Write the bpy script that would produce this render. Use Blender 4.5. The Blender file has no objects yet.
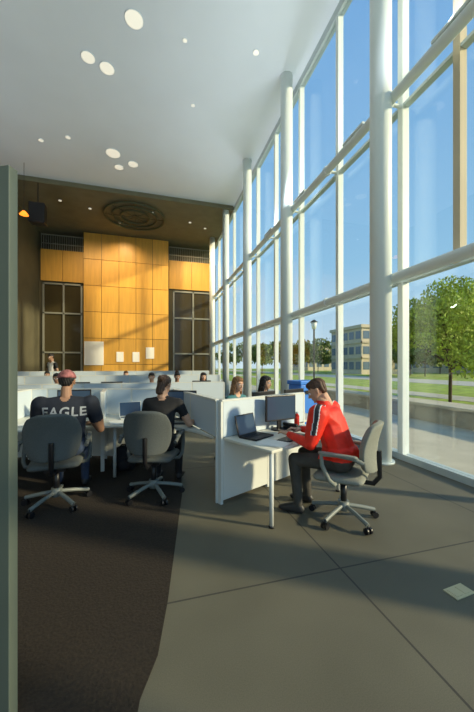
import bpy, bmesh, math, random
from mathutils import Vector, Matrix, Euler
random.seed(7)
S=bpy.context.scene
TH=math.atan(85/305); SN,CS=math.sin(TH),math.cos(TH); H=1.55; F=305.0
def W(px,d):
    r=(px-237)/F*d
    return (d*SN+r*CS, d*CS-r*SN)
def G(px,py,z=0.0):
    d=F*(H-z)/(py-366.0); x,y=W(px,d); return (x,y)

# ---------------- materials
def mat(name,col,rough=0.6,metal=0.0,noise=0.0,nscale=20,bump=0.0,emit=0,spec=0.5,stretch=None):
    m=bpy.data.materials.new(name); m.use_nodes=True; nt=m.node_tree; b=nt.nodes['Principled BSDF']
    b.inputs['Base Color'].default_value=(*col,1); b.inputs['Roughness'].default_value=rough
    b.inputs['Metallic'].default_value=metal; b.inputs['Specular IOR Level'].default_value=spec
    if emit:
        b.inputs['Emission Color'].default_value=(*col,1); b.inputs['Emission Strength'].default_value=emit
    if noise or bump:
        tc=nt.nodes.new('ShaderNodeTexCoord'); n=nt.nodes.new('ShaderNodeTexNoise')
        n.inputs['Scale'].default_value=nscale; n.inputs['Detail'].default_value=5
        src=tc.outputs['Object']
        if stretch:
            mp=nt.nodes.new('ShaderNodeMapping'); mp.inputs['Scale'].default_value=stretch
            nt.links.new(src,mp.inputs['Vector']); src=mp.outputs['Vector']
        nt.links.new(src,n.inputs['Vector'])
        if noise:
            r=nt.nodes.new('ShaderNodeValToRGB')
            r.color_ramp.elements[0].position=.3; r.color_ramp.elements[1].position=.7
            r.color_ramp.elements[0].color=(*[c*(1-noise) for c in col],1)
            r.color_ramp.elements[1].color=(*[min(1,c*(1+noise)) for c in col],1)
            nt.links.new(n.outputs['Fac'],r.inputs['Fac']); nt.links.new(r.outputs['Color'],b.inputs['Base Color'])
        if bump:
            bp=nt.nodes.new('ShaderNodeBump'); bp.inputs['Strength'].default_value=bump; bp.inputs['Distance'].default_value=.01
            nt.links.new(n.outputs['Fac'],bp.inputs['Height']); nt.links.new(bp.outputs['Normal'],b.inputs['Normal'])
    return m
def glass(name,tint,refl,rough=0.0):
    m=bpy.data.materials.new(name); m.use_nodes=True; nt=m.node_tree; nt.nodes.clear()
    o=nt.nodes.new('ShaderNodeOutputMaterial'); mx=nt.nodes.new('ShaderNodeMixShader'); t=nt.nodes.new('ShaderNodeBsdfTransparent'); g=nt.nodes.new('ShaderNodeBsdfGlossy')
    t.inputs['Color'].default_value=(*tint,1); g.inputs['Roughness'].default_value=rough; mx.inputs[0].default_value=refl
    nt.links.new(t.outputs[0],mx.inputs[1]); nt.links.new(g.outputs[0],mx.inputs[2]); nt.links.new(mx.outputs[0],o.inputs[0])
    return m
M={}
M['ceil']=mat('ceiling_haze_white',(.78,.84,.88),.8,noise=.04,nscale=.4)  # reflected haze put into the pale blue-grey ceiling colour
M['ceil2']=mat('ceiling_shade_olive',(.15,.145,.09),.8,noise=.1,nscale=2)  # dark reflected silhouette put into the rear ceiling colour
M['wallL']=mat('wall_olive',(.10,.09,.05),.8,noise=.15,nscale=1)
M['white']=mat('white_paint_metal',(.74,.80,.78),.45)
M['alu']=mat('mullion_aluminium',(.52,.60,.61),.45,metal=.1)
M['glass']=glass('window_glass',(.95,.98,.99),.06)
M['dglass']=mat('dark_window_glass',(.05,.04,.018),.12)
M['floor_silhouette']=mat('floor_silhouette_shade',(.024,.016,.009),.95,noise=.4,nscale=60,bump=.5)  # viewer's dark reflection put into the floor colour, with fibre grain
M['desk']=mat('desk_laminate',(.68,.67,.58),.4)
M['panel']=mat('partition_panel',(.56,.64,.70),.7,noise=.04,nscale=80)
M['frame']=mat('partition_frame',(.66,.68,.64),.4)
M['chair']=mat('chair_fabric',(.09,.10,.095),.85,noise=.15,nscale=120,bump=.2)
M['chairp']=mat('chair_plastic',(.20,.22,.20),.45)
M['chairl']=mat('chair_fabric_light',(.24,.25,.21),.85,noise=.12,nscale=120,bump=.2)
M['black']=mat('black_plastic',(.012,.012,.014),.35)
M['screen']=mat('monitor_screen',(.03,.05,.08),.15,emit=.5)
M['skin']=mat('skin',(.55,.32,.21),.55,noise=.06,nscale=30)
M['skin2']=mat('skin_tan',(.33,.18,.11),.55)
M['red']=mat('jacket_red',(.80,.024,.006),.6,noise=.15,nscale=14,bump=.6)
M['jblk']=mat('jacket_black_stripe',(.02,.02,.025),.6)
M['jwht']=mat('jacket_white_stripe',(.75,.75,.75),.6)
M['navy']=mat('tshirt_navy',(.012,.016,.028),.85,noise=.2,nscale=12,bump=.5)
M['blk']=mat('shirt_black',(.01,.01,.012),.85,noise=.2,nscale=12,bump=.5)
M['pants']=mat('trousers_grey',(.06,.055,.045),.85,noise=.2,nscale=14,bump=.5)
M['jeans']=mat('jeans',(.03,.05,.10),.85,noise=.2,nscale=14)
M['shoe']=mat('shoe_dark',(.03,.03,.03),.5)
M['hairb']=mat('hair_brown',(.075,.036,.018),.6,noise=.4,nscale=60,bump=.8,stretch=(1,1,.15))
M['hairk']=mat('hair_black',(.008,.006,.006),.55,noise=.3,nscale=60,bump=.8,stretch=(1,1,.15))
M['hairl']=mat('hair_light_brown',(.20,.10,.04),.6,noise=.4,nscale=60,bump=.8,stretch=(1,1,.15))
M['eyew']=mat('eye_white',(.8,.8,.8),.3); M['eyeb']=mat('eye_iris',(.02,.015,.01),.2)
M['lip']=mat('lips',(.35,.10,.08),.5)
M['cap']=mat('cap_red_plaid',(.28,.10,.10),.8,noise=.6,nscale=25)
M['text']=mat('print_grey',(.38,.40,.42),.7)
M['shw']=mat('shirt_white',(.6,.6,.58),.8); M['shp']=mat('shirt_teal',(.05,.18,.2),.8)
M['conc']=mat('concrete_light',(.50,.46,.36),.9,noise=.1,nscale=2)
M['concd']=mat('concrete_planter',(.40,.37,.30),.9,noise=.12,nscale=3)
M['grass']=mat('grass',(.28,.36,.035),.95,noise=.35,nscale=1.2)
M['leaf']=mat('leaves',(.36,.46,.05),.7,noise=.45,nscale=2.5)
M['leafd']=mat('leaves_dark',(.14,.19,.04),.8,noise=.4,nscale=2)
M['ring']=mat('ring_dark_olive',(.06,.07,.035),.7)
M['bark']=mat('bark',(.09,.06,.04),.9,noise=.4,nscale=10,bump=.5)
M['beige']=mat('building_beige',(.60,.52,.38),.9,noise=.06,nscale=1)
M['bglass']=mat('building_glass',(.14,.20,.26),.15)
M['lamp']=mat('ceiling_disc_glow',(1.0,.95,.80),.5,emit=.45)  # glow of the reflected light discs and the added spots
M['paper']=mat('paper_white',(.85,.85,.80),.8)
M['blue']=mat('blue_bin_plastic',(.03,.22,.75),.5)
M['plate']=mat('floor_plate_brass',(.60,.52,.30),.5)
M['orange']=mat('orange_lamp',(1,.25,.02),.5,emit=2)
M['post']=mat('door_frame_paint',(.11,.14,.11),.5,noise=.05,nscale=3)
M['rail']=mat('rail_metal',(.34,.34,.28),.4,metal=.5)
def woodm():
    m=mat('wood_panel_ochre',(.64,.345,.055),.45,noise=.10,nscale=3,stretch=(3,3,.25)); nt=m.node_tree; b=nt.nodes['Principled BSDF']
    g=nt.nodes.new('ShaderNodeNewGeometry'); hs=nt.nodes.new('ShaderNodeHueSaturation'); mr=nt.nodes.new('ShaderNodeMapRange')
    mr.inputs['To Min'].default_value=.85; mr.inputs['To Max'].default_value=1.12
    nt.links.new(g.outputs['Random Per Island'],mr.inputs['Value']); nt.links.new(mr.outputs[0],hs.inputs['Value'])
    l=b.inputs['Base Color'].links[0].from_socket; nt.links.new(l,hs.inputs['Color']); nt.links.new(hs.outputs[0],b.inputs['Base Color']); return m
M['wood']=woodm()
def floorm():
    m=bpy.data.materials.new('floor_tile_grey'); m.use_nodes=True; nt=m.node_tree; b=nt.nodes['Principled BSDF']; L=nt.links.new
    g=nt.nodes.new('ShaderNodeNewGeometry'); sp=nt.nodes.new('ShaderNodeSeparateXYZ'); L(g.outputs['Position'],sp.inputs[0])
    def mth(op,a,bv):
        n=nt.nodes.new('ShaderNodeMath'); n.operation=op
        if isinstance(a,(int,float)): n.inputs[0].default_value=a
        else: L(a,n.inputs[0])
        if isinstance(bv,(int,float)): n.inputs[1].default_value=bv
        elif bv is not None: L(bv,n.inputs[1])
        return n.outputs[0]
    def line(c,off,per):
        a=mth('ADD',c,-off+per*20+per/2); a=mth('MODULO',a,per); a=mth('SUBTRACT',a,per/2); a=mth('ABSOLUTE',a,None); return mth('LESS_THAN',a,.007)
    ln=mth('MAXIMUM',line(sp.outputs[0],1.39,1.9),line(sp.outputs[1],2.04,2.6))
    n=nt.nodes.new('ShaderNodeTexNoise'); n.inputs['Scale'].default_value=180; n.inputs['Detail'].default_value=3
    L(g.outputs['Position'],n.inputs['Vector'])
    n2=nt.nodes.new('ShaderNodeTexNoise'); n2.inputs['Scale'].default_value=1.3; L(g.outputs['Position'],n2.inputs['Vector'])
    r=nt.nodes.new('ShaderNodeValToRGB'); r.color_ramp.elements[0].position=.3; r.color_ramp.elements[1].position=.75
    r.color_ramp.elements[0].color=(.092,.084,.056,1); r.color_ramp.elements[1].color=(.170,.157,.110,1)
    s=mth('MULTIPLY',mth('ADD',n.outputs[0],n2.outputs[0]),.5); L(s,r.inputs[0])
    mx=nt.nodes.new('ShaderNodeMix'); mx.data_type='RGBA'; L(ln,mx.inputs[0]); L(r.outputs[0],mx.inputs[6]); mx.inputs[7].default_value=(.045,.042,.032,1)
    L(mx.outputs[2],b.inputs['Base Color']); b.inputs['Roughness'].default_value=.7
    return m
M['floor']=floorm()

# ---------------- mesh helpers
def link(o,parent=None):
    S.collection.objects.link(o)
    if parent: o.parent=parent
    return o
def empty(name,loc=(0,0,0),yaw=0):
    e=bpy.data.objects.new(name,None); e.location=loc; e.rotation_euler=(0,0,yaw); e.empty_display_size=.2; S.collection.objects.link(e); return e
def boxes(name,lst,m,parent=None,bev=0.0,loc=(0,0,0),rot=(0,0,0)):
    bm=bmesh.new()
    for x0,x1,y0,y1,z0,z1 in lst:
        v=[bm.verts.new(p) for p in [(x0,y0,z0),(x1,y0,z0),(x1,y1,z0),(x0,y1,z0),(x0,y0,z1),(x1,y0,z1),(x1,y1,z1),(x0,y1,z1)]]
        for f in [(0,3,2,1),(4,5,6,7),(0,1,5,4),(1,2,6,5),(2,3,7,6),(3,0,4,7)]: bm.faces.new([v[i] for i in f])
    me=bpy.data.meshes.new(name); bm.to_mesh(me); bm.free(); me.materials.append(m)
    o=bpy.data.objects.new(name,me); o.location=loc; o.rotation_euler=rot
    if bev:
        b=o.modifiers.new('b','BEVEL'); b.width=bev; b.segments=3
    return link(o,parent)
def tube(name,pts,r,m,parent=None,seg=16,cap=True):
    cu=bpy.data.curves.new(name,'CURVE'); cu.dimensions='3D'; cu.bevel_depth=r; cu.bevel_resolution=seg//4; cu.use_fill_caps=cap
    s=cu.splines.new('POLY'); s.points.add(len(pts)-1)
    for i,p in enumerate(pts): s.points[i].co=(*p,1)
    cu.materials.append(m); t=bpy.data.objects.new(name,cu); S.collection.objects.link(t)
    dg=bpy.context.evaluated_depsgraph_get(); me=bpy.data.meshes.new_from_object(t.evaluated_get(dg)); bpy.data.objects.remove(t)
    for p in me.polygons: p.use_smooth=True
    me.name=name
    o=bpy.data.objects.new(name,me); return link(o,parent)
def prism(name,poly,z0,z1,m,parent=None,bev=0):
    bm=bmesh.new(); b=[bm.verts.new((x,y,z0)) for x,y in poly]; t=[bm.verts.new((x,y,z1)) for x,y in poly]; n=len(poly)
    bm.faces.new(b[::-1]); bm.faces.new(t)
    for i in range(n): bm.faces.new([b[i],b[(i+1)%n],t[(i+1)%n],t[i]])
    bmesh.ops.recalc_face_normals(bm,faces=bm.faces)
    me=bpy.data.meshes.new(name); bm.to_mesh(me); bm.free(); me.materials.append(m); o=bpy.data.objects.new(name,me)
    if bev:
        q=o.modifiers.new('b','BEVEL'); q.width=bev; q.segments=2; q.limit_method='ANGLE'
    return link(o,parent)
def cyl(name,c,r,z0,z1,m,parent=None,n=32,r2=None):
    bm=bmesh.new(); bmesh.ops.create_cone(bm,cap_ends=True,segments=n,radius1=r,radius2=r if r2 is None else r2,depth=z1-z0)
    bmesh.ops.translate(bm,vec=(c[0],c[1],(z0+z1)/2),verts=bm.verts)
    me=bpy.data.meshes.new(name); bm.to_mesh(me); bm.free(); me.materials.append(m)
    for p in me.polygons: p.use_smooth=len(p.vertices)==4
    return link(bpy.data.objects.new(name,me),parent)
_b=bmesh.new(); bmesh.ops.create_icosphere(_b,subdivisions=2,radius=1); ICO=[v.co.copy() for v in _b.verts]; _b.free()
def organic(name,hulls,voxel,mats,parent=None,smooth=6):
    VV=[];FF=[]
    for balls,_ in hulls:
        bm=bmesh.new()
        for p,r in balls:
            if not hasattr(r,'__len__'): r=(r,r,r)
            for c in ICO: bm.verts.new((p[0]+c.x*r[0],p[1]+c.y*r[1],p[2]+c.z*r[2]))
        bmesh.ops.convex_hull(bm,input=list(bm.verts))
        loose=[v for v in bm.verts if not v.link_faces]
        for v in loose: bm.verts.remove(v)
        bmesh.ops.recalc_face_normals(bm,faces=list(bm.faces))
        bm.verts.index_update(); o0=len(VV)
        VV+=[v.co.copy() for v in bm.verts]; FF+=[[o0+v.index for v in f.verts] for f in bm.faces]; bm.free()
    me=bpy.data.meshes.new(name); me.from_pydata(VV,[],FF); me.update(); t=bpy.data.objects.new(name,me); S.collection.objects.link(t)
    r=t.modifiers.new('r','REMESH'); r.mode='VOXEL'; r.voxel_size=voxel; r.use_smooth_shade=True
    s=t.modifiers.new('s','SMOOTH'); s.iterations=smooth; s.factor=.6
    dg=bpy.context.evaluated_depsgraph_get(); dg.update(); out=bpy.data.meshes.new_from_object(t.evaluated_get(dg)); bpy.data.objects.remove(t)
    out.name=name; out.materials.clear()
    labs=list(mats.keys())
    for l in labs: out.materials.append(M[mats[l]])
    if len(labs)>1:
        segs=[]
        for balls,l in hulls:
            for i in range(len(balls)):
                for j in range(i,len(balls)):
                    if i==j and len(balls)>1: continue
                    p,ra=balls[i]; q,rb=balls[j]
                    fa=ra if not hasattr(ra,'__len__') else min(ra); fb=rb if not hasattr(rb,'__len__') else min(rb)
                    segs.append((Vector(p),Vector(q),fa,fb,labs.index(l)))
        for f in out.polygons:
            c=f.center; best=9; bi=0
            for p,q,ra,rb,l in segs:
                pq=q-p; L2=pq.length_squared; t=0 if L2==0 else max(0,min(1,(c-p).dot(pq)/L2))
                d=(c-(p+pq*t)).length-(ra+(rb-ra)*t)
                if d<best: best=d; bi=l
            f.material_index=bi
    for f in out.polygons: f.use_smooth=True
    o=bpy.data.objects.new(name,out); return link(o,parent)
CACHE={}
def hand_mesh(skin):
    if ('h',skin) in CACHE: return CACHE[('h',skin)]
    h=[([((-.026,.075,0),(.012,.012,.011)),((.028,.078,0),(.012,.012,.011)),((.018,.01,0),(.014,.012,.013)),((-.016,.01,0),(.014,.012,.013))],'s'),
       ([((0,-.03,0),(.024,.02,.019)),((0,.015,0),(.026,.015,.015))],'s')]
    for x,dx,l in [(-.029,-.010,.058),(-.011,-.003,.074),(.009,.002,.082),(.029,.009,.073)]:
        a=(x,.078,.002); b=(x+dx*.5,.078+l*.42,.006); c=(x+dx*.8,.078+l*.75,-.008); e=(x+dx,.078+l,-.026)
        for p,q,r1,r2 in [(a,b,.0092,.0086),(b,c,.0086,.0078),(c,e,.0078,.0068)]: h.append(([(p,r1),(q,r2)],'s'))
    t=[(.026,.02,-.003),(.047,.048,-.010),(.056,.078,-.018),(.056,.10,-.024)]
    for i in range(3): h.append(([(t[i],.013-.0018*i),(t[i+1],.0115-.0018*i)],'s'))
    o=organic('handtmp',h,.0035,{'s':skin},smooth=3); me=o.data; bpy.data.objects.remove(o); CACHE[('h',skin)]=me; return me
def head(parent,pos,yaw,pitch,skin,hair,style):
    e=bpy.data.objects.new('head_group',None); e.location=pos; e.rotation_euler=(pitch,0,yaw); e.empty_display_size=.05; link(e,parent)
    h=[([((0,-.012,.035),(.074,.092,.082)),((0,.03,-.03),(.060,.058,.062)),((0,.052,-.088),(.026,.022,.018))],'s'),
       ([((0,.083,.008),(.007,.010,.01)),((0,.102,-.026),(.012,.012,.009))],'s'),
       ([((-.015,.092,-.028),.008),((.015,.092,-.028),.008)],'s'),
       ([((-.035,.074,.032),(.016,.010,.006)),((.035,.074,.032),(.016,.010,.006))],'s'),
       ([((-.018,.080,-.056),(.006,.008,.005)),((.018,.080,-.056),(.006,.008,.005))],'l'),
       ([((0,.074,-.088),(.016,.012,.012))],'s'),
       ([((0,-.03,-.06),(.052,.052,.03)),((0,-.028,-.17),(.056,.054,.03))],'s')]
    for s in (-1,1):
        h.append(([((s*.079,-.008,.018),(.008,.018,.018)),((s*.076,-.003,-.022),(.007,.010,.011))],'s'))
    organic('face',h,.0055,{'s':skin,'l':'lip'},e,smooth=3)
    for s in (-1,1):
        for nm,r,y,mm in (('eye',.0125,.0765,'eyew'),('iris',.006,.0865,'eyeb')):
            bm=bmesh.new(); bmesh.ops.create_uvsphere(bm,u_segments=12,v_segments=8,radius=r); me=bpy.data.meshes.new(nm); bm.to_mesh(me); bm.free(); me.materials.append(M[mm])
            o=bpy.data.objects.new(nm,me); o.location=(s*.031,y,.009); link(o,e)
        boxes('eyebrow',[(s*.031-.016,s*.031+.016,.083,.089,.036,.041)],M[hair],e,bev=.002)
    hh=[([((0,-.022,.052),(.082,.094,.078)),((0,.035,.088),(.056,.045,.030))],'h')]
    if style=='long':
        hh.append(([((0,-.055,.03),(.082,.066,.07)),((0,-.066,-.06),(.058,.04,.03))],'h'))
        for s in (-1,1):
            hh.append(([((s*.066,-.01,.04),(.022,.045,.05)),((s*.075,-.02,-.08),(.02,.035,.05)),((s*.08,-.01,-.19),(.018,.03,.02))],'h'))
        hh.append(([((0,-.07,.0),(.075,.045,.06)),((0,-.09,-.2),(.085,.03,.03))],'h'))
    else:
        hh.append(([((0,-.050,.03),(.079,.058,.06)),((0,-.058,-.028),(.058,.036,.022))],'h'))
    if style=='bun':
        hh.append(([((0,-.13,.05),(.04,.035,.04))],'h'))
        hh.append(([((0,-.08,.03),(.06,.04,.05)),((0,-.10,-.12),(.05,.03,.03))],'h'))
    ho=organic('hair',hh,.007,{'h':hair},e,smooth=3)
    for v in ho.data.vertices:
        v.co+=v.normal*.0035*math.sin(v.co.x*260+math.sin(v.co.z*60)*2)
    if style=='cap':
        bm=bmesh.new(); bmesh.ops.create_uvsphere(bm,u_segments=32,v_segments=20,radius=1)
        bmesh.ops.delete(bm,geom=[v for v in bm.verts if v.co.z<-.02],context='VERTS')
        for v in bm.verts: v.co=Vector((v.co.x*.093,v.co.y*.108-.012,v.co.z*.095+.045))
        me=bpy.data.meshes.new('cap'); bm.to_mesh(me); bm.free(); me.materials.append(M['cap'])
        for p in me.polygons: p.use_smooth=True
        o=bpy.data.objects.new('cap',me); sm=o.modifiers.new('s','SOLIDIFY'); sm.thickness=.004; link(o,e)
        prism('cap_brim',[(-.07,.07),(-.065,.13),(-.035,.165),(0,.175),(.035,.165),(.065,.13),(.07,.07),(0,.09)],.045,.052,M['cap'],e,bev=.002)
    return e
def person(name,loc,yaw,sc=1.0,top='blk',sleeve=None,fore=None,bottom='pants',skin='skin',hair='hairb',style='short',lean=.06,
           hl=(-.16,.42,.80),hr=(.16,.42,.80),el=(-.26,.14,.76),er=(.26,.14,.76),hyaw=0,hpitch=-.15,broad=1.0,standing=False,jacket=False,fem=False,arm=1.0,thick=1.0,hdrop=0,hfwd=0):
    sleeve=sleeve or top; fore=fore or skin
    e=empty(name,(loc[0],loc[1],0.0),yaw); e.scale=(sc,)*3
    b=broad; sw=.175*b*(.9 if fem else 1); k=thick
    z0=.38 if standing else 0
    P=lambda x,y,z:(x,y,z+z0)
    cy=lean
    h=[]
    h.append(([(P(-.085,.0,.57),(.10*b,.12,.11)),(P(.085,.0,.57),(.10*b,.12,.11)),(P(0,cy*.25,.73),(.135*b,.105,.08))],'bot'))
    h.append(([(P(0,cy*.12,.64),(.150*b,.115*k,.07)),(P(0,cy*.3,.76),(.135*b,.105*k,.08)),(P(0,cy*.7,.93),(.155*b,.112*k,.09))],'top'))
    h.append(([(P(0,cy*.7,.92),(.155*b,.115*k,.08)),(P(-sw+.02,cy,1.035),(.055,.062*k,.05)),(P(sw-.02,cy,1.035),(.055,.062*k,.05)),(P(0,cy,1.085),(.055,.055,.03))],'top'))
    if jacket:
        h.append(([(P(0,cy*.1,.62),(.17*b,.135*k,.05)),(P(0,cy*.15,.68),(.165*b,.13*k,.05))],'top'))
        h.append(([(P(0,cy-.02,.97),(.17*b,.12*k,.07)),(P(0,cy-.035,1.03),(.14*b,.09*k,.05))],'top'))
        h.append(([(P(0,cy+.005,1.10),(.072,.070,.03)),(P(0,cy+.015+hfwd*.4,1.14),(.064,.062,.018))],'top'))
    h.append(([(P(0,cy,1.06),.052),(P(0,cy+.02+hfwd*.8,1.17-hdrop*.8),.05)],'skin'))
    for s,E,Hn in ((-1,el,hl),(1,er,hr)):
        E=P(*E); Hn=P(*Hn)
        sh=P(s*sw,cy,1.02); mid=tuple(sh[i]*.45+E[i]*.55 for i in range(3))
        h.append(([(sh,.062*b*arm),(mid,.052*b*arm)],'slv')); h.append(([(mid,.052*b*arm),(E,.045*arm)],'slv' if (fore!=skin) else 'frm'))
        d=Vector(Hn)-Vector(E); w=Vector(E)+d*(1-.055/d.length) if d.length>.1 else Vector(Hn)
        h.append(([(E,.044*arm),(tuple(w),.029*arm)],'frm'))
        hm=bpy.data.objects.new('hand_l' if s<0 else 'hand_r',hand_mesh(skin)); link(hm,e)
        yw=math.atan2(-d.x,d.y); pt=math.atan2(d.z,math.hypot(d.x,d.y))
        if not standing: pt*=.35
        hm.rotation_euler=(pt,0,yw+ (-s)*-.08); hm.location=tuple(w+d.normalized()*(.012+.01*(arm>1))); hm.scale=(1 if s<0 else -1,1,1)
    for s in (-1,1):
        if standing:
            hip=(s*.09,0,.93); kn=(s*.10,.03,.50); an=(s*.10,-.01,.09)
        else:
            hip=(s*.09,.02,.555); kn=(s*.14,.44,.535); an=(s*.14,.40,.10)
        h.append(([(hip,.092),(kn,.066)],'bot')); h.append(([(kn,.066),(an,.046)],'bot'))
        h.append(([((an[0],an[1]-.03,.045),(.038,.04,.045)),((an[0]+s*.015,an[1]+.16,.032),(.042,.05,.03)),((an[0],an[1],.09),(.04,.045,.03))],'sho'))
    mats={'top':top,'slv':sleeve,'frm':fore,'bot':bottom,'skin':skin,'sho':'shoe'}
    if jacket: mats['str']='jblk'; mats['whi']='jwht'
    body=organic('body',h,.008 if jacket else .014,mats,e,smooth=6)
    ks=list(mats.keys()); iT=ks.index('top'); iB=ks.index('bot')
    zt=z0+(.585 if jacket else .66)
    for f in body.data.polygons:
        c=f.center
        if f.material_index==iB and c.z>zt and c.y<(.19 if not standing else 9): f.material_index=iT
        if jacket:
            if f.material_index==ks.index('skin') and c.z<1.13: f.material_index=iT
            if c.z>1.0 and c.z<1.12 and abs(c.x)>.10:
                a=abs(c.y-cy+.01)
                if a<.020: f.material_index=ks.index('str')
                elif a<.029: f.material_index=ks.index('whi')
            if abs(c.x)>sw+.045 and c.z<=1.0 and c.z>.84:
                t=(1.0-c.z)/.25; yc=cy-.01+t*(.2-cy)
                a=abs(c.y-yc)
                if a<.018: f.material_index=ks.index('str')
                elif a<.026: f.material_index=ks.index('whi')
    head(e,P(0,cy+.045+hfwd,1.255-hdrop),hyaw,hpitch,skin,hair,style)
    return e,body

# ---------------- chair
def chair(name,loc,yaw,sc=1.0,fab='chair'):
    e=empty(name,(loc[0],loc[1],0),yaw); e.scale=(sc,)*3
    for i in range(5):
        a=2*math.pi*i/5+.3
        c,s=math.cos(a),math.sin(a)
        tube('leg_%d'%i,[(0.03*c,.03*s,.13),(.17*c,.17*s,.105),(.30*c,.30*s,.075)],.019,M['chairp'],e)
        for k in (-1,1):
            tube('caster',[(.30*c-s*.012*k,.30*s+c*.012*k,.030),(.30*c-s*.028*k,.30*s+c*.028*k,.030)],.029,M['black'],e)
        cyl('caster_stem',(.30*c,.30*s),.008,.03,.08,M['black'],e,12)
    cyl('gas_lift',(0,0),.028,.10,.36,M['black'],e); cyl('hub',(0,0),.05,.085,.17,M['chairp'],e)
    boxes('mechanism',[(-.09,.09,-.12,.12,.35,.39)],M['black'],e,bev=.01)
    h=[([((-.17,-.15,.425),(.06,.06,.032)),((.17,-.15,.425),(.06,.06,.032)),((-.19,.17,.42),(.06,.07,.036)),((.19,.17,.42),(.06,.07,.036))],'a')]
    organic('seat',h,.012,{'a':fab},e,smooth=4)
    bm=bmesh.new(); nx,nz=14,14; g=[]
    for j in range(nz+1):
        v=j/nz; row=[]
        for i in range(nx+1):
            u=i/nx*2-1
            wv=.235-.05*abs(v*2-1)**3 -(.02 if v<.5 else 0)*(1-2*v)
            x=u*wv; z=.50+.44*v+ (-.04*abs(u)**4 if v>.5 else .03*abs(u)**4)*abs(v*2-1)
            y=-.285+.07*u*u-.05*(v-.3)+.03*math.sin(v*math.pi)
            row.append(bm.verts.new((x,y,z)))
        g.append(row)
    for j in range(nz):
        for i in range(nx): bm.faces.new([g[j][i],g[j][i+1],g[j+1][i+1],g[j+1][i]])
    me=bpy.data.meshes.new('backrest'); bm.to_mesh(me); bm.free(); me.materials.append(M[fab])
    for p in me.polygons: p.use_smooth=True
    o=bpy.data.objects.new('backrest',me); sm=o.modifiers.new('s','SOLIDIFY'); sm.thickness=.055; sm.offset=0; bv=o.modifiers.new('b','BEVEL'); bv.width=.018; bv.segments=3; link(o,e)
    tube('back_bar',[(0,-.05,.375),(0,-.26,.38),(0,-.31,.45),(0,-.305,.68)],.022,M['black'],e)
    for s in (-1,1):
        tube('arm_frame',[(s*.14,.02,.39),(s*.27,.02,.40),(s*.295,.06,.44),(s*.297,.12,.56),(s*.29,.13,.65),(s*.29,.0,.665),(s*.29,-.14,.655),(s*.28,-.22,.62)],.019,M[fab],e)
        organic('armpad',[([((s*.29,-.15,.665),(.028,.03,.016)),((s*.285,.13,.668),(.03,.035,.016))],'a')],.008,{'a':fab},e,smooth=3)
    return e
def monitor(loc,yaw,z=.745):
    e=empty('computer_monitor',(loc[0],loc[1],z),yaw)
    boxes('bezel',[(-.235,.235,-.015,.015,.12,.44)],M['black'],e,bev=.008)
    boxes('back_shell',[(-.15,.15,.015,.045,.17,.38)],M['black'],e,bev=.012)
    boxes('screen',[(-.218,.218,-.0175,-.0145,.14,.42)],M['screen'],e)
    boxes('stand',[(-.03,.03,.02,.045,.01,.3)],M['black'],e,bev=.004)
    cyl('foot',(0,.02),.11,0,.014,M['black'],e)
    return e
def keyboard(loc,yaw,z=.745):
    e=empty('keyboard',(loc[0],loc[1],z),yaw)
    boxes('case',[(-.22,.22,-.07,.07,0,.016)],M['black'],e,bev=.004)
    ks=[(-.205+i*.0275,-.205+i*.0275+.023,-.06+j*.025,-.06+j*.025+.02,.016,.021) for i in range(15) for j in range(5)]
    boxes('keys',ks,M['chairp'],e)
def laptop(loc,yaw,z=.745,m='frame'):
    e=empty('laptop',(loc[0],loc[1],z),yaw)
    boxes('base',[(-.17,.17,-.12,.12,0,.02)],M[m],e,bev=.004)
    boxes('keys',[(-.15+i*.022,-.133+i*.022,-.02+j*.025,-.001+j*.025,.02,.023) for i in range(14) for j in range(4)],M['black'],e)
    boxes('lid',[(-.17,.17,.0,.012,0,.235)],M[m],e,bev=.004,loc=(0,.12,.015),rot=(-.25,0,0))
    boxes('screen',[(-.155,.155,-.003,.0,.015,.22)],M['screen'],e,loc=(0,.12,.015),rot=(-.25,0,0))
def papers(loc,yaw,z=.745):
    e=empty('paper_stack',(loc[0],loc[1],z),yaw)
    for i in range(4): boxes('sheet_%d'%i,[(-.105,.105,-.148,.148,i*.003,i*.003+.002)],M['paper'],e,loc=(random.uniform(-.02,.02),random.uniform(-.02,.02),0),rot=(0,0,random.uniform(-.25,.25)))
def bottle(loc,m='blue',z=.745):
    e=empty('drink_bottle',(loc[0],loc[1],z)); cyl('bottle',(0,0),.033,0,.15,M[m],e); cyl('shoulder',(0,0),.033,.15,.18,M[m],e,r2=.014); cyl('cap',(0,0),.016,.18,.20,M['white'],e)
def partition(name,pts,z0,z1,th=.05,low=True):
    for i in range(len(pts)-1):
        a=Vector(pts[i]); b=Vector(pts[i+1]); L=(b-a).length; yaw=math.atan2((b-a).y,(b-a).x)
        n=max(1,round(L/.75))
        q=empty(name,(a.x,a.y,0),yaw)
        for k in range(n):
            x0=L*k/n+.018; x1=L*(k+1)/n-.018
            if low: boxes('panel_low',[(x0,x1,-th/2,th/2,z0,.73)],M['frame'],q,bev=.004)
            boxes('panel_high',[(x0,x1,-th/2,th/2,.745,z1-.02)],M['panel'],q,bev=.006)
        boxes('top_rail',[(0,L,-th/2-.004,th/2+.004,z1-.02,z1)],M['frame'],q)
        boxes('posts',[(L*k/n-.016,L*k/n+.016,-th/2,th/2,0 if low or k in (0,n) else .745,z1-.02) for k in range(n+1)],M['frame'],q)

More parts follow.
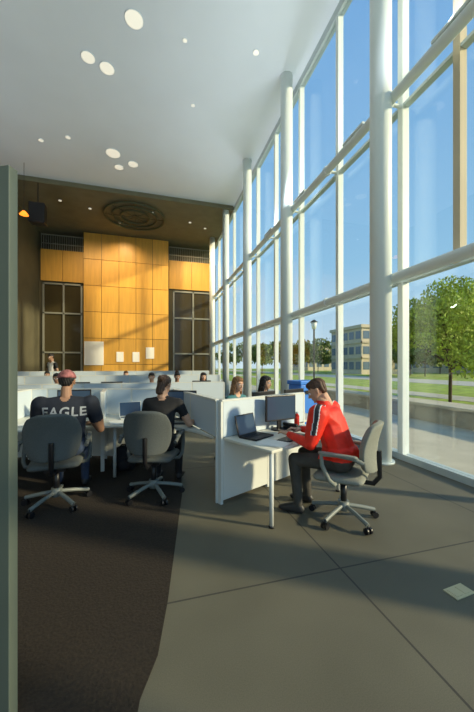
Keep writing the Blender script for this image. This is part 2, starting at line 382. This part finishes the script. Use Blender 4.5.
# ================= ROOM =================
XW=4.0; YB=20.0; XL=-6.3; ZC=9.55; Y0=-1.25
boxes('floor',[(XL,XW,Y0-1,YB+2,-.1,0)],M['floor'])
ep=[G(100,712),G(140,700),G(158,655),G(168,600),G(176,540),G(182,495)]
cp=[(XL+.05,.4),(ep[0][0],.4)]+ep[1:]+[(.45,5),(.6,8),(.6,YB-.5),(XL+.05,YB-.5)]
prism('floor_silhouette',cp,.0,.004,M['floor_silhouette'])  # thin dark slab; outline follows the silhouette reflected in the glass
boxes('ceiling_front',[(XL,XW+.1,Y0-1,14.8,ZC,ZC+.3)],M['ceil'])
boxes('ceiling_rear',[(XL,XW+.1,14.8,YB+2.2,ZC-.12,ZC+.3)],M['ceil2'])
boxes('wall_left',[(XL-.2,XL,Y0-1,YB+2.2,0,ZC+.3)],M['wallL'])
boxes('trim_ceiling_soffit',[(XL,XW-.1,14.72,14.8,ZC-.2,ZC)],M['ceil2'])
boxes('wall_back',[(XL,XW+.1,YB+2,YB+2.2,7.6,ZC-.12),(XL,XW+.1,YB+.1,YB+.25,0,8.3),(XL,XW+.1,YB+.25,YB+2,8.1,8.3),(-3.86,1.0,YB-.33,YB+1.9,0,9.42)],M['wallL'])
wl=[]
def wpan(x0,x1,z0,z1,y,nx,nz):
    for i in range(nx):
        for j in range(nz):
            a=x0+(x1-x0)*i/nx; b=x0+(x1-x0)*(i+1)/nx; c=z0+(z1-z0)*j/nz; d=z0+(z1-z0)*(j+1)/nz
            wl.append((a+.012,b-.012,y,y+.06,c+.012,d-.012))
wpan(-3.86,1.0,0.1,9.4,YB-.4,5,6)
wpan(-6.2,-3.9,6.5,8.35,YB,2,1); wpan(1.05,3.95,6.5,8.35,YB,2,1)
boxes('wall_back_wood_panelling',wl,M['wood'])
def dwin(n,x0,x1,z0,z1):
    e=empty('window_%d'%n); y=YB+.02
    boxes('pane',[(x0,x1,y+.03,y+.06,z0,z1)],M['dglass'],e)
    fr=[(x0,x1,y-.03,y+.03,z,z+.09) for z in (z0,2.3,4.6,z1-.09)]
    fr+=[(x,x+.09,y-.03,y+.03,z0,z1) for x in (x0,(x0+x1)/2,x1-.09)]
    boxes('frame',fr,M['rail'],e)
dwin(20,-6.1,-4.0,.05,6.4); dwin(21,1.3,3.8,.05,6.4)
for x0,x1 in ((-6.2,-3.9),(1.05,3.95)):
    e=empty('balcony_railing')
    boxes('bars',[(x0+.12*k,x0+.12*k+.025,YB+.1,YB+.125,8.3,9.2) for k in range(int((x1-x0)/.12)+1)],M['rail'],e)
    boxes('handrail',[(x0,x1,YB+.08,YB+.14,9.2,9.25),(x0,x1,YB+.09,YB+.13,8.7,8.73)],M['rail'],e)
boxes('wall_right',[(XW-.04,XW+.12,Y0,YB,0,.10),(XW-.04,XW+.12,Y0,YB,9.35,ZC)],M['alu'])
bay=1.8; ys=[4.15+bay*k for k in range(-3,9)]
n=1
for i,y in enumerate(ys):
    y1=min(y+bay,YB)
    e=empty('window_%d'%n); n+=1
    boxes('glass',[(XW+.03,XW+.045,y,y1,.1,9.35)],M['glass'],e)
    boxes('mullion',[(XW-.03,XW+.10,y-.05,y+.05,.1,9.35)],M['white'],e)
    if i==2: boxes('mullion_mid',[(XW-.03,XW+.09,3.13,3.23,2.95,9.35)],M['beige'],e)
    boxes('transoms',[(XW-.02,XW+.09,y+.05,y1-.05,z-.025,z+.025) for z in (2.95,5.85)],M['alu'],e)
    boxes('pane_bead',[(XW,XW+.08,y+.05,y+.09,.1,9.3)],M['alu'],e)
for i,y in enumerate([.55,4.15,7.75,11.35,14.95,18.55]):
    e=empty('steel_column'); cyl('shaft',(3.58,y),.165,0,ZC,M['white'],e); cyl('base_plate',(3.58,y),.21,0,.03,M['alu'],e)
for z in (2.95,5.85):
    e=empty('steel_pipe_beam')
    tube('pipe',[(3.72,Y0,z),(3.72,YB-.05,z)],.08,M['white'],e)
    for y in ys:
        tube('bracket',[(3.72,y,z),(XW,y,z)],.03,M['white'],e)
        tube('flange',[(3.72,y-.03,z),(3.72,y+.03,z)],.10,M['white'],e)
def cl(px,py,r,m='lamp'):  # glowing discs on the ceiling for lights reflected in the glass
    x,y=W(px,F*(ZC-H)/(366-py)); e=empty('reflected_light_disc',(x,y,ZC))
    cyl('trim',(0,0),r*1.06,-.015,0,M['ceil'],e); cyl('lens',(0,0),r,-.02,-.015,M[m],e)
for p in [(134,19,.20),(107,68,.18),(88,57,.16),(113,153,.25),(133,164,.18),(119,167,.16),(68,137,.08),(41,140,.08),(185,40,.05),(256,52,.07),(193,105,.05)]: cl(*p)
for px,py in [(60,200),(90,208),(152,212),(190,222),(120,222),(205,228)]:
    x,y=W(px,F*(9.43-H)/(366-py)); e=empty('ceiling_fill_spot',(x,y,9.43)); cyl('lens',(0,0),.07,-.04,0,M['lamp'],e); cyl('ring',(0,0),.1,-.02,0,M['black'],e)
    sl=bpy.data.lights.new('spot','SPOT'); sl.energy=420; sl.color=(1,.72,.38); sl.spot_size=1.7; sl.spot_blend=1; sl.shadow_soft_size=.08  # spot added to warm and brighten the wood wall
    so=bpy.data.objects.new('lamp',sl); so.parent=e; so.location=(0,0,-.08); so.rotation_euler=Vector((0,.75,-1)).to_track_quat('-Z','Y').to_euler(); S.collection.objects.link(so)
x,y=W(135,16); e=empty('ceiling_ring_feature',(x,y,9.43))
for r in (1.5,1.1,.7): tube('ring',[(r*math.cos(a*math.pi/24),r*math.sin(a*math.pi/24),-.08) for a in range(49)],.05,M['ring'],e)
for k in range(8):
    a=k*math.pi/4; tube('spoke',[(0,0,-.08),(1.5*math.cos(a),1.5*math.sin(a),-.08)],.02,M['ring'],e)
cyl('mount',(0,0),.12,-.1,0,M['ring'],e)
e=empty('ceiling_speaker',(*W(38,13),7.6)); boxes('cabinet',[(-.3,.3,-.2,.2,0,.85)],M['black'],e,bev=.03); boxes('grille',[(-.26,.26,-.215,-.2,.05,.8)],M['black'],e); tube('rod',[(0,0,.85),(0,0,1.95)],.02,M['black'],e)
e=empty('pendant_lamp',(*W(24,12),7.5)); cyl('shade',(0,0),.16,0,.14,M['orange'],e,r2=.06); tube('cord',[(0,0,.14),(0,0,2.05)],.008,M['black'],e)
bx,by=W(5,1.32)
e=empty('door_1',(bx,by,0),math.radians(155))
boxes('leaf_stile',[(-.02,.10,-.045,.0,.005,2.42)],M['post'],e,bev=.004)
boxes('leaf_glass',[(.10,1.0,-.03,-.02,.15,2.3)],M['glass'],e)
boxes('leaf_rails',[(.10,1.0,-.045,0,.005,.15),(.10,1.0,-.045,0,2.3,2.42)],M['post'],e)
def poster(px,z0,z1,w):
    t=math.tan(math.atan((px-237)/F)+TH); x=t*(YB-.42)
    boxes('paper_poster',[(x-w/2,x+w/2,YB-.43,YB-.405,z0,z1)],M['paper'])
poster(94,1.6,3.0,1.05); poster(120,1.8,2.4,.4); poster(136,1.8,2.4,.4); poster(150,2.0,2.7,.5)
x,y=G(459,592); e=empty('floor_outlet_plate',(x,y,0),.1); boxes('plate',[(-.09,.09,-.05,.05,0,.008)],M['plate'],e,bev=.003); boxes('lids',[(-.07,-.01,-.035,.035,.008,.011),(.01,.07,-.035,.035,.008,.011)],M['plate'],e)

# ================= DESKS =================
u=Vector((.9,.436)); v=Vector((-.436,.9)); A=Vector((1.09,2.69))
def UV(a,b): p=A+u*a+v*b; return (p.x,p.y)
e=empty('computer_desk')
prism('top',[UV(0,0),UV(1.25,0),UV(1.35,.1),UV(1.35,.72),UV(0,.72)],.715,.745,M['desk'],e,bev=.006)
for a,b in ((.03,.03),(1.28,.06)):
    q=UV(a,b); cyl('leg',q,.022,0,.715,M['frame'],e)
    cyl('leg_foot',q,.028,0,.02,M['black'],e)
PN='cubicle_divider'
partition(PN,[UV(-.02,.75),UV(1.5,.75)],.04,1.17)
e=empty('computer_desk')
prism('top',[UV(.5,.78),UV(2.2,.78),UV(2.2,1.4),UV(.5,1.4)],.715,.745,M['desk'],e,bev=.006)
for a,b in ((.55,1.35),(2.15,1.35),(2.15,.85)): cyl('leg',UV(a,b),.022,0,.715,M['frame'],e)
P0=(.72,3.40); P1=(.36,5.2); P2=(-1.7,5.85); P3=(-3.6,5.85)
e=empty('computer_desk')
prism('top',[(.68,3.42),(.52,3.80),(.28,4.12),(-.05,4.34),(-.5,4.42),(-3.6,4.42),(-3.6,5.81),(-1.7,5.81),(.32,5.16)],.715,.745,M['desk'],e,bev=.006)
for q in ((-.5,4.55),(-2.2,4.55),(-3.5,4.55)): cyl('leg',q,.022,0,.715,M['frame'],e)
partition(PN,[P0,P1],.04,1.17,low=False); partition(PN,[P1,P2,P3],.04,1.17)
partition(PN,[(-1.95,5.8),(-2.0,4.75)],.04,1.17,low=False)
partition(PN,[(-.75,5.5),(-.7,4.85)],.04,1.17,low=False)
def row(x0,x1,y,zt=1.17):
    e=empty('computer_desk')
    boxes('top',[(x0,x1,y+.03,y+.75,.715,.745)],M['desk'],e,bev=.006)
    for k in (x0+.05,(x0+x1)/2,x1-.05): cyl('leg',(k,y+.70),.022,0,.715,M['frame'],e)
    partition(PN,[(x0,y),(x1,y)],.04,zt)
row(-3.8,1.7,7.3); row(-5.2,2.3,10.6,1.25); row(-5.2,2.4,13.2,1.35)
monitor((1.56,3.55),math.radians(15)); laptop(UV(.30,.50),.6,m='black')
keyboard((1.50,3.10),math.radians(36))
monitor((.42,4.62),-.35); monitor((-1.15,5.2),.05); monitor((-2.8,5.2),0); laptop((-.30,4.95),.2)
keyboard((.27,4.35),-.3); keyboard((-.95,4.65),0)
for x in (-3.2,-1.6,-.9,1.2): monitor((x,7.62),math.pi)
for x in (-4.3,-3,-1.9,-.6,.5,1.6): monitor((x,10.95),math.pi)
q=UV(1.05,1.1); monitor(q,math.pi+.45); q=UV(1.75,1.1); monitor(q,math.pi+.45)
e=empty('telephone',(*UV(.95,.5),.745),.5); boxes('base',[(-.08,.08,-.1,.1,0,.05)],M['black'],e,bev=.01); boxes('handset',[(-.075,-.03,-.11,.11,.05,.085)],M['black'],e,bev=.012)
e=empty('computer_mouse',(.50,4.08,.745)); organic('shell',[([((0,-.025,.008),(.025,.03,.012)),((0,.03,.006),(.022,.025,.01))],'a')],.005,{'a':'black'},e)
papers(UV(.22,.18),.9); papers((-.45,4.62),.3); papers((-1.6,4.8),-.2); laptop((-2.3,4.9),.1); papers(UV(.75,1.2),.6)
bottle((-.10,4.75)); bottle(UV(1.1,.55),'red'); bottle((.05,7.5)); bottle((-2.5,7.5),'white')
laptop((.2,7.7),math.pi); laptop((-2.3,7.7),math.pi); laptop((-.1,13.6),math.pi); laptop((1.9,13.6),math.pi)
x,y=W(303,6.2); e=empty('recycling_bin',(x,y,0),.2)
prism('bin',[(-.22,-.2),(.22,-.2),(.22,.2),(-.22,.2)],0,1.18,M['blue'],e,bev=.02); boxes('lid',[(-.24,.24,-.22,.22,1.18,1.26)],M['blue'],e,bev=.015); boxes('slot',[(-.12,.12,-.224,-.218,1.0,1.07)],M['black'],e)

# ================= PEOPLE / CHAIRS =================
yr=math.radians(43)
chair('office_chair',(1.88,2.70),yr,1.08,'chairl')
person('seated_man',(1.88,2.72),yr,1.05,top='red',sleeve='red',fore='red',bottom='pants',hair='hairb',jacket=True,lean=.17,hl=(-.13,.53,.785),hr=(.15,.51,.785),el=(-.31,.22,.75),er=(.31,.22,.75),hyaw=.25,hpitch=-.50,broad=1.28,arm=1.28,thick=1.36,hdrop=.035,hfwd=.035)
chair('office_chair',(-1.03,3.84),.12,1.12)
em,eb=person('seated_man',(-.98,3.93),.03,1.08,top='navy',bottom='jeans',skin='skin2',hair='hairk',style='cap',lean=.10,hl=(-.2,.55,.725),hr=(.2,.55,.725),el=(-.33,.24,.70),er=(.33,.24,.70),broad=1.4,hpitch=-.1,arm=1.1)
chair('office_chair',(.02,3.80),-.28,1.12)
person('seated_woman',(.09,3.90),-.3,1.05,top='blk',fore='skin',bottom='blk',hair='hairb',style='bun',lean=.16,hl=(-.12,.46,.755),hr=(.34,.46,.755),el=(-.26,.2,.74),er=(.32,.18,.76),hyaw=-.2,hpitch=-.35,broad=1.08,hdrop=.02,hfwd=.02)
fc=bpy.data.curves.new('txt','FONT'); fc.body='EAGLE'; fc.size=.135; fc.align_x='CENTER'; fc.space_character=1.15; fc.offset=.003
t=bpy.data.objects.new('txt',fc); S.collection.objects.link(t); dg=bpy.context.evaluated_depsgraph_get(); me=bpy.data.meshes.new_from_object(t.evaluated_get(dg)); bpy.data.objects.remove(t)
bm=bmesh.new(); bm.from_mesh(me); bmesh.ops.triangulate(bm,faces=bm.faces[:]); bmesh.ops.subdivide_edges(bm,edges=[e_ for e_ in bm.edges if e_.calc_length()>.015],cuts=3); bmesh.ops.triangulate(bm,faces=bm.faces[:])
for vv in bm.verts:
    x=vv.co.x; z=vv.co.y+.90
    ok,lo,no,ix=eb.ray_cast(Vector((x,-1,z)),Vector((0,1,0)))
    vv.co=Vector((x,(lo.y if ok else -.05)-.005,z))
bm.to_mesh(me); bm.free(); me.materials.clear(); me.materials.append(M['text']); to=bpy.data.objects.new('shirt_print',me); link(to,em)
ya=math.atan2(v.x,-v.y)
def extra(name,xy,yaw,**k):
    chair('office_chair',xy,yaw); return person(name,xy,yaw,**k)
extra('seated_woman',UV(1.1,1.82),ya,top='shp',hair='hairl',style='long',fem=True)
extra('seated_woman',UV(1.75,1.82),ya,top='blk',hair='hairk',style='long',fem=True,hyaw=.3)
extra('seated_man',(.0,8.35),math.pi-.1,top='navy',hair='hairk',style='short')
extra('seated_man',(.65,8.4),math.pi,top='blk',hair='hairk',skin='skin2')
extra('seated_man',(-2.2,8.3),math.pi,top='blk',hair='hairk',skin='skin2')
extra('seated_woman',(1.35,8.35),math.pi,top='shw',hair='hairk',style='long',fem=True)
extra('seated_man',(-.9,11.7),math.pi,top='shw',hair='hairb')
extra('seated_man',(.9,11.7),math.pi,top='blk',hair='hairk')
extra('seated_man',(-3.4,11.7),math.pi,top='blk',hair='hairk',skin='skin2')
def stand(xy,yaw,**k): person('standing_man',xy,yaw,standing=True,lean=.0,hl=(-.26,.06,.38),hr=(.26,.06,.38),el=(-.25,-.02,.74),er=(.25,-.02,.74),**k)
stand(W(52,12.7),math.pi*.8,sc=1.17,top='shw',sleeve='blk',bottom='pants',hair='hairk',skin='skin2')
e=empty('backpack',(-.40,4.75,0)); organic('bag',[([((-.1,0,.12),(.07,.08,.11)),((.1,0,.12),(.07,.08,.11)),((0,.0,.33),(.12,.07,.06))],'a'),([((0,-.09,.13),(.1,.04,.08))],'a')],.012,{'a':'blk'},e); tube('strap',[(-.06,-.07,.36),(-.02,-.08,.42),(.03,-.08,.42),(.06,-.07,.36)],.01,M['blk'],e)

# ================= OUTSIDE =================
boxes('ground_lawn',[(XW+.12,160,-40,180,-.3,-.03),(-60,XL-.2,-40,180,-.3,-.03),(XL-.2,XW+.12,22.3,180,-.3,-.03)],M['grass'])
boxes('ground_terrace',[(-8,XW+.12,-12,Y0-1,-.12,-.01),(XW+.12,7.9,-12,60,-.12,-.01)],M['conc'])
boxes('ground_path',[(13.5,15.5,-20,120,-.1,-.015),(24,31,-20,160,-.1,-.015)],M['conc'])
boxes('planter_wall',[(7.5,8.0,-8,14.5,-.03,.42)],M['concd'],bev=.02); boxes('planter_wall_coping',[(7.42,8.35,-8,14.6,.42,.5)],M['conc'],bev=.015)
def leafmesh(name,blobs,n,size,m):
    VV=[];FF=[]
    for k in range(n):
        c,r=random.choice(blobs)
        d=Vector((random.gauss(0,1),random.gauss(0,1),random.gauss(0,1))).normalized()*(random.random()**.4)
        p=Vector(c)+Vector((d.x*r[0],d.y*r[1],d.z*r[2]))
        R=Euler((random.uniform(0,6),random.uniform(0,6),random.uniform(0,6))).to_matrix(); s=size*random.uniform(.6,1.3)
        i0=len(VV); VV+=[p+R@Vector(q)*s for q in ((-.5,0,0),(0,-.28,.05),(.5,0,0),(0,.28,.05))]; FF.append((i0,i0+1,i0+2,i0+3))
    me=bpy.data.meshes.new(name); me.from_pydata(VV,[],FF); me.materials.append(m); return me
def tree(loc,h,w,n,size,m,name='tree'):
    e=empty(name,(loc[0],loc[1],-.03)); th=h*.30
    tube('trunk',[(0,0,0),(.03*h*.2,0,th),(0,.02,h*.7)],.022*h*.55,M['bark'],e)
    blobs=[]
    for k in range(13):
        a=k*2.4+random.uniform(-.3,.3); rr=random.uniform(.12,.36)*w; z=random.uniform(.34,.86)*h
        c=(rr*math.cos(a),rr*math.sin(a),z); blobs.append((c,(w*.2,w*.2,h*.14)))
        tube('branch',[(0,0,max(th,z-.25*h)),c],.008*h,M['bark'],e,seg=8)
    blobs.append(((0,0,h*.88),(w*.2,w*.2,h*.12)))
    o=bpy.data.objects.new('foliage',leafmesh('foliage',blobs,n,size,m)); link(o,e); return e
tree(W(450,11.4),4.9,4.9,15000,.13,M['leaf'])
tree(W(492,14.5),5.6,5.4,7000,.18,M['leaf'])
for px,d,h in [(262,60,6),(275,75,8),(290,70,7),(303,62,7),(318,80,9),(332,95,9),(372,75,8),(386,60,9),(398,50,8),(410,50,7),(425,46,6),(440,60,8),(465,40,7),(245,90,9),(228,95,9)]:
    tree(W(px,d),h,h*1.0,900,.8,M['leafd'])
e=empty('street_lamp',(*W(314,20),-.03)); tube('pole',[(0,0,0),(0,0,4.0)],.06,M['black'],e); cyl('base',(0,0),.14,0,.5,M['black'],e,r2=.08); cyl('lantern',(0,0),.12,4.0,4.45,M['white'],e,r2=.2); cyl('cap',(0,0),.26,4.45,4.62,M['black'],e,r2=.04)
def building(name,x0,x1,y0,y1,h,m,nf,nb):
    e=empty(name)
    boxes('mass',[(x0,x1,y0,y1,-.03,h)],m,e); boxes('parapet',[(x0-.3,x1+.3,y0-.3,y1+.3,h,h+.6)],m,e)
    wn=[];fh=h/nf
    for k in range(nf):
        z=k*fh+fh*.3
        for j in range(nb):
            a=y0+(y1-y0)*(j+.15)/nb; b=y0+(y1-y0)*(j+.85)/nb; wn.append((x0-.05,x0+.1,a,b,z,z+fh*.5))
            a=x0+(x1-x0)*(j+.15)/nb; b=x0+(x1-x0)*(j+.85)/nb; wn.append((a,b,y0-.05,y0+.1,z,z+fh*.5))
    boxes('windows',wn,M['bglass'],e)
    boxes('ledges',[(x0-.2,x0,y0-.2,y1,k*fh+.05,k*fh+.35) for k in range(1,nf)]+[(x0-.2,x1,y0-.2,y0,k*fh+.05,k*fh+.35) for k in range(1,nf)],m,e)
building('campus_building',38,50,49,59,8.8,M['beige'],3,5)
building('campus_building',52,75,95,110,8,M['beige'],2,8)
building('campus_building',62,80,40,62,11,M['beige'],3,7)

# ================= LIGHT =================
w=bpy.data.worlds.new('sky'); S.world=w; w.use_nodes=True; nt=w.node_tree; bg=nt.nodes['Background']
tc=nt.nodes.new('ShaderNodeTexCoord'); sp=nt.nodes.new('ShaderNodeSeparateXYZ'); r=nt.nodes.new('ShaderNodeValToRGB')
nt.links.new(tc.outputs['Generated'],sp.inputs[0]); nt.links.new(sp.outputs[2],r.inputs[0]); nt.links.new(r.outputs[0],bg.inputs['Color'])
r.color_ramp.elements[0].position=0; r.color_ramp.elements[0].color=(.66,.80,.88,1)
r.color_ramp.elements[1].position=.85; r.color_ramp.elements[1].color=(.14,.36,.72,1)
q=r.color_ramp.elements.new(.3); q.color=(.33,.60,.84,1)
bg.inputs['Strength'].default_value=1.05
l=bpy.data.lights.new('sun','SUN'); l.energy=6.0; l.angle=.05; l.color=(1,.82,.52); lo=bpy.data.objects.new('sun',l)
dirv=Vector((-.80,.50,-.36)).normalized(); lo.rotation_euler=dirv.to_track_quat('-Z','Y').to_euler(); lo.location=(20,-10,15); S.collection.objects.link(lo)
def fill_uplight(name,x,y,z,d,en,col=(.84,.92,1.0)):  # added fill light in a housing, aimed at the ceiling
    e=empty(name,(x,y,z)); boxes('housing',[(-.04,.04,-.3,.3,-.05,0)],M['white'],e,bev=.01)
    al=bpy.data.lights.new('fill_uplight','AREA'); al.shape='RECTANGLE'; al.size=.07; al.size_y=.55; al.energy=en; al.color=col
    ao=bpy.data.objects.new('lamp',al); ao.parent=e; ao.location=(0,0,.02); ao.rotation_euler=Vector(d).to_track_quat('-Z','Y').to_euler(); S.collection.objects.link(ao)
for y in (1.0,3.0,5.0,7.2,9.4,11.8): fill_uplight('beam_fill_light',3.70,y,5.98,(-.8,0,1),34)  # added along the pipe to brighten the ceiling
for y in (1,4.5,8,11.5): fill_uplight('wall_fill_light',XL+.08,y,4.5,(.5,0,1),48)  # added out of view on the left wall to brighten the ceiling
c=bpy.data.cameras.new('camera'); c.lens=F/712*36; c.sensor_width=36; c.shift_y=10/712; c.clip_start=.05; c.clip_end=500
co=bpy.data.objects.new('camera',c); co.location=(0,0,H); co.rotation_euler=(math.pi/2,0,-TH); S.collection.objects.link(co); S.camera=co
S.view_settings.view_transform='Standard'
